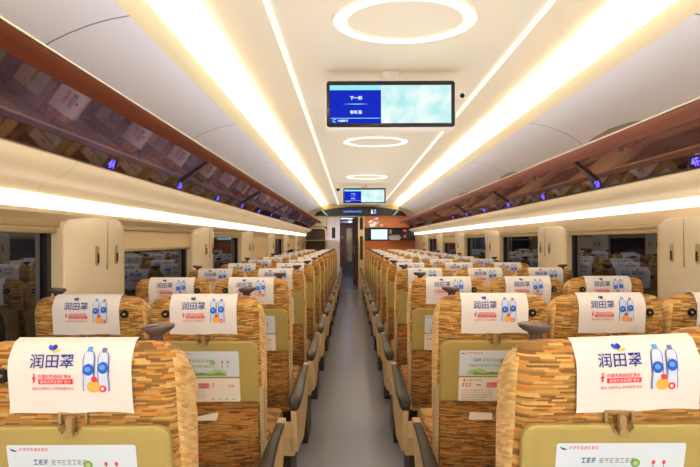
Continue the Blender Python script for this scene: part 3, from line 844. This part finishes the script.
# pale stickers on the orange panel
m = MB()
rnd = random.Random(7)
for i in range(11):
    cx, cz = .50 + rnd.random() * .40, CH + .45 + rnd.random() * .22
    m.flat(circ(cx, cz, .03 + .03 * rnd.random(), .025 + .03 * rnd.random(), 9), lambda a, b: (a, Y1 - .0315 - .0004 * i, b), i % 3)
m.flat(circ(.62, CH + .46, .09, .05, 10), lambda a, b: (a, Y1 - .0365, b), 1)
tag(m.obj('wall_sticker', [pbr('sticker_lilac', (196, 184, 214), .6), M['paper'], pbr('sticker_sand', (226, 200, 160), .6)]), 'cluster of pale lilac and white stickers on the orange end panel', 'sticker')
# grey bag and small red notices in front of the black band
m = MB(); rings = []
for i in range(9):
    q = -1 + 2 * i / 8; s_ = math.sqrt(max(.02, 1 - q ** 4))
    rings.append([(1.26 + q * .19, Y1 - .16 + .085 * s_ * math.cos(a), CH + .10 + .085 * s_ * math.sin(a)) for a in [2 * math.pi * j / 14 for j in range(14)]])
m.loft(rings)
bag = m.obj('duffel_bag', pbr('bag_grey', (140, 130, 120), .8), smooth=True); tag(bag, 'grey rolled bag on ledge beside the end wall screen', 'bag')
m = MB(); m.tube([(1.16 + .2 * t / 10, Y1 - .165, CH + .17 + .055 * math.sin(math.pi * t / 10)) for t in range(11)], .008, 6); m.obj('handle', M['black'], bag, True)
m = MB(); m.box(1.10, 1.85, Y1 - .25, Y1 - .021, CH + .000, CH + .014); tag(m.obj('wall_ledge', M['brown']), 'narrow brown ledge under grey bag at the coach end', 'ledge')
for x, z, w, h, lab in ((1.15, .27, .035, .06, 'small pink notice on black band above the grey bag'), (1.57, .30, .06, .04, 'small dark red notice on black band, upper of the pair'), (1.57, .13, .055, .06, 'small bright red notice on black band, lower of the pair')):
    m = MB(); m.rbox(x - w, x + w, Y1 - .030, Y1 - .0205, CH + z - h, CH + z + h, .008, 'y')
    m.flat(rrect(x - w * .5, x + w * .5, CH + z - h * .35, CH + z + h * .35, .006, 2), lambda a, b: (a, Y1 - .0308, b), 1)
    tag(m.obj('notice_plate', [pbr('notice_red', (178, 52, 56) if 'pink' not in lab else (214, 130, 140), .5), M['inkpink']]), lab, 'sign')

# header sign above the doorway
r = empty('header_sign', (XC, Y1 - .20, CH)); tag(r, 'wide black arched header sign with blue lit writing above the end door', 'sign')
out = [(-1.34, .735), (1.34, .735)] + [(1.34 - .14 * i / 4, .735 + .13 * (i / 4) ** .7) for i in range(1, 5)] + [(1.2 - 2.4 * i / 14, .865 + .145 * math.sin(math.pi * i / 14) ** .8) for i in range(1, 14)] + [(-1.2 - .14 * i / 4, .865 - .13 * (i / 4) ** 1.4) for i in range(0, 4)]
m = MB(); m.prism(out, 0, .19, lambda a, b, t: (a, t, b)); m.obj('header_board', M['hdr'], r)
for s in (-1, 1):
    m = MB(); m.add([(s * .94, -.004, .74), (s * .975, -.004, .74), (s * 1.125, -.004, .885), (s * 1.08, -.004, .885)], [(0, 1, 2, 3)]); m.obj('edge_light', M['green'], r)
m = MB(); Pf = lambda a, b: (a, -.005, b)
put_text(m, '欢迎您乘坐本次列车', -.51, .04, .825, .885, Pf, 0, .03)
for x in (.34, .43):
    m.flat(circ(x, .895, .022, n=10), Pf, 1); m.flat([(x - .038, .79), (x + .038, .79), (x + .028, .868), (x - .028, .868)], Pf, 1 if x < .4 else 0)
m.obj('lit_writing', [M['led'], M['ledw']], r)
# vestibule past the doorway
YE = 21.5
m = MB(); m.box(-1.0, .9, Y1 + .0, YE, -.06, -.001); tag(m.obj('floor', pbr('vestibule_floor', (126, 130, 150), .25)), kind='structure')
m = MB(); m.box(-.66, -.60, Y1 + .1, YE, 0, CH + .78); m.box(.60, .66, Y1 + .1, YE, 0, CH + .78); tag(m.obj('wall_vestibule', M['vest']), kind='structure')
m = MB(); m.box(-.66, .66, Y1 + .1, YE, CH + .74, CH + .80); tag(m.obj('ceiling', M['vest']), kind='structure')
m = MB(); m.box(-.60, .60, YE - .06, YE, 0, CH + .74); tag(m.obj('wall_far', M['brown']), kind='structure')
r = empty('door_1', (-.10, YE - .07, 0)); tag(r, kind='structure')
m = MB(); m.rbox(-.19, .19, -.03, 0, .0, CH + .66, .02, 'y'); m.obj('door_leaf', pbr('far_door_grey', (120, 118, 116), .35), r)
m = MB(); m.rbox(-.11, .11, -.038, -.03, .55, CH + .55, .03, 'y'); m.obj('door_glass', glass_dark('far_door_glass', (96, 108, 104), .3), r)
m = MB(); m.tube([(.15, -.03, .95), (.15, -.07, .95), (.15, -.07, 1.25), (.15, -.03, 1.25)], .012); m.obj('door_handle', M['bar'], r)
r = empty('door_2', (0, 16.1, 0)); tag(r, kind='structure')
m = MB(); m.rbox(.045, .52, 0, .05, .0, CH + .73, .01, 'y'); m.obj('door_leaf', M['brown'], r)
m = MB(); m.rbox(.085, .115, -.03, 0, 1.0, 1.3, .01, 'y'); m.obj('door_handle', M['bar'], r, True)
m = MB(); m.rbox(-.595, -.29, YE - .6, YE - .55, 0, CH + .73, .01, 'y'); tag(m.obj('trim_64', M['brown']), kind='structure')
m = MB(); m.rbox(-.40, -.36, YE - .62, YE - .60, CH + .12, CH + .2, .01, 'y'); tag(m.obj('notice_plate', M['paper']), 'tiny white notice on brown vestibule wall', 'sign')
for k, (x, y) in enumerate(((-.26, 16.2), (-.05, 18.6))):
    m = MB(); m.lathe([(0, 0), (.07, 0), (.07, -.012), (0, -.012)], (x, y, CH + .739), 'z', 20)
    tag(m.obj('ceiling_spotlight', M['spot']), 'round white spotlight in vestibule ceiling, %s' % ('nearer one' if k == 0 else 'farther one'), 'light', 'vestibule spotlights')

for y in (16.6, 19.6):  # unseen points added to brighten the vestibule beyond its spotlights
    la = bpy.data.lights.new('added_vestibule_fill', 'POINT'); la.energy = 14; la.color = (.92, .95, 1); la.shadow_soft_size = .05
    link('added_vestibule_fill', la, loc=(-.12, y, CH + .62)).visible_glossy = False
# luggage rack in the far corner of the two-seat side
r = empty('luggage_rack', (-1.03, 14.35, 0)); tag(r, 'tall luggage rack with rounded pale tube frame in far corner', 'rack')
m = MB(); m.tube([(a, 0, b) for a, b in rrect(-.31, .30, .02, CH + .38, .12, 6)], .022, 8, closed=True); m.obj('tube_frame', M['gold'], r, True)
for z in (.55, 1.08, 1.44):
    m = MB()
    for dz, yy in ((0, 0), (.0, .1), (0, .2), (0, .3)): m.tube([(-.30 + .6 * t / 10, yy - .03 * math.sin(math.pi * t / 10), z) for t in range(11)], .012, 6)
    m.obj('shelf', M['gold'], r, True)
m = MB(); m.box(-.32, .31, .33, .35, .0, CH + .42); m.obj('back_panel', M['base'], r)

# ------------------------------------------------------------------ night outside, look
w = bpy.data.worlds.new('night'); scene.world = w; w.use_nodes = True
w.node_tree.nodes['Background'].inputs['Color'].default_value = (.01, .013, .03, 1); w.node_tree.nodes['Background'].inputs['Strength'].default_value = 1
scene.view_settings.view_transform = 'Standard'
scene.view_settings.look = 'None'
scene.view_settings.exposure = 0.5
scene.cycles.max_bounces = 10; scene.cycles.diffuse_bounces = 6
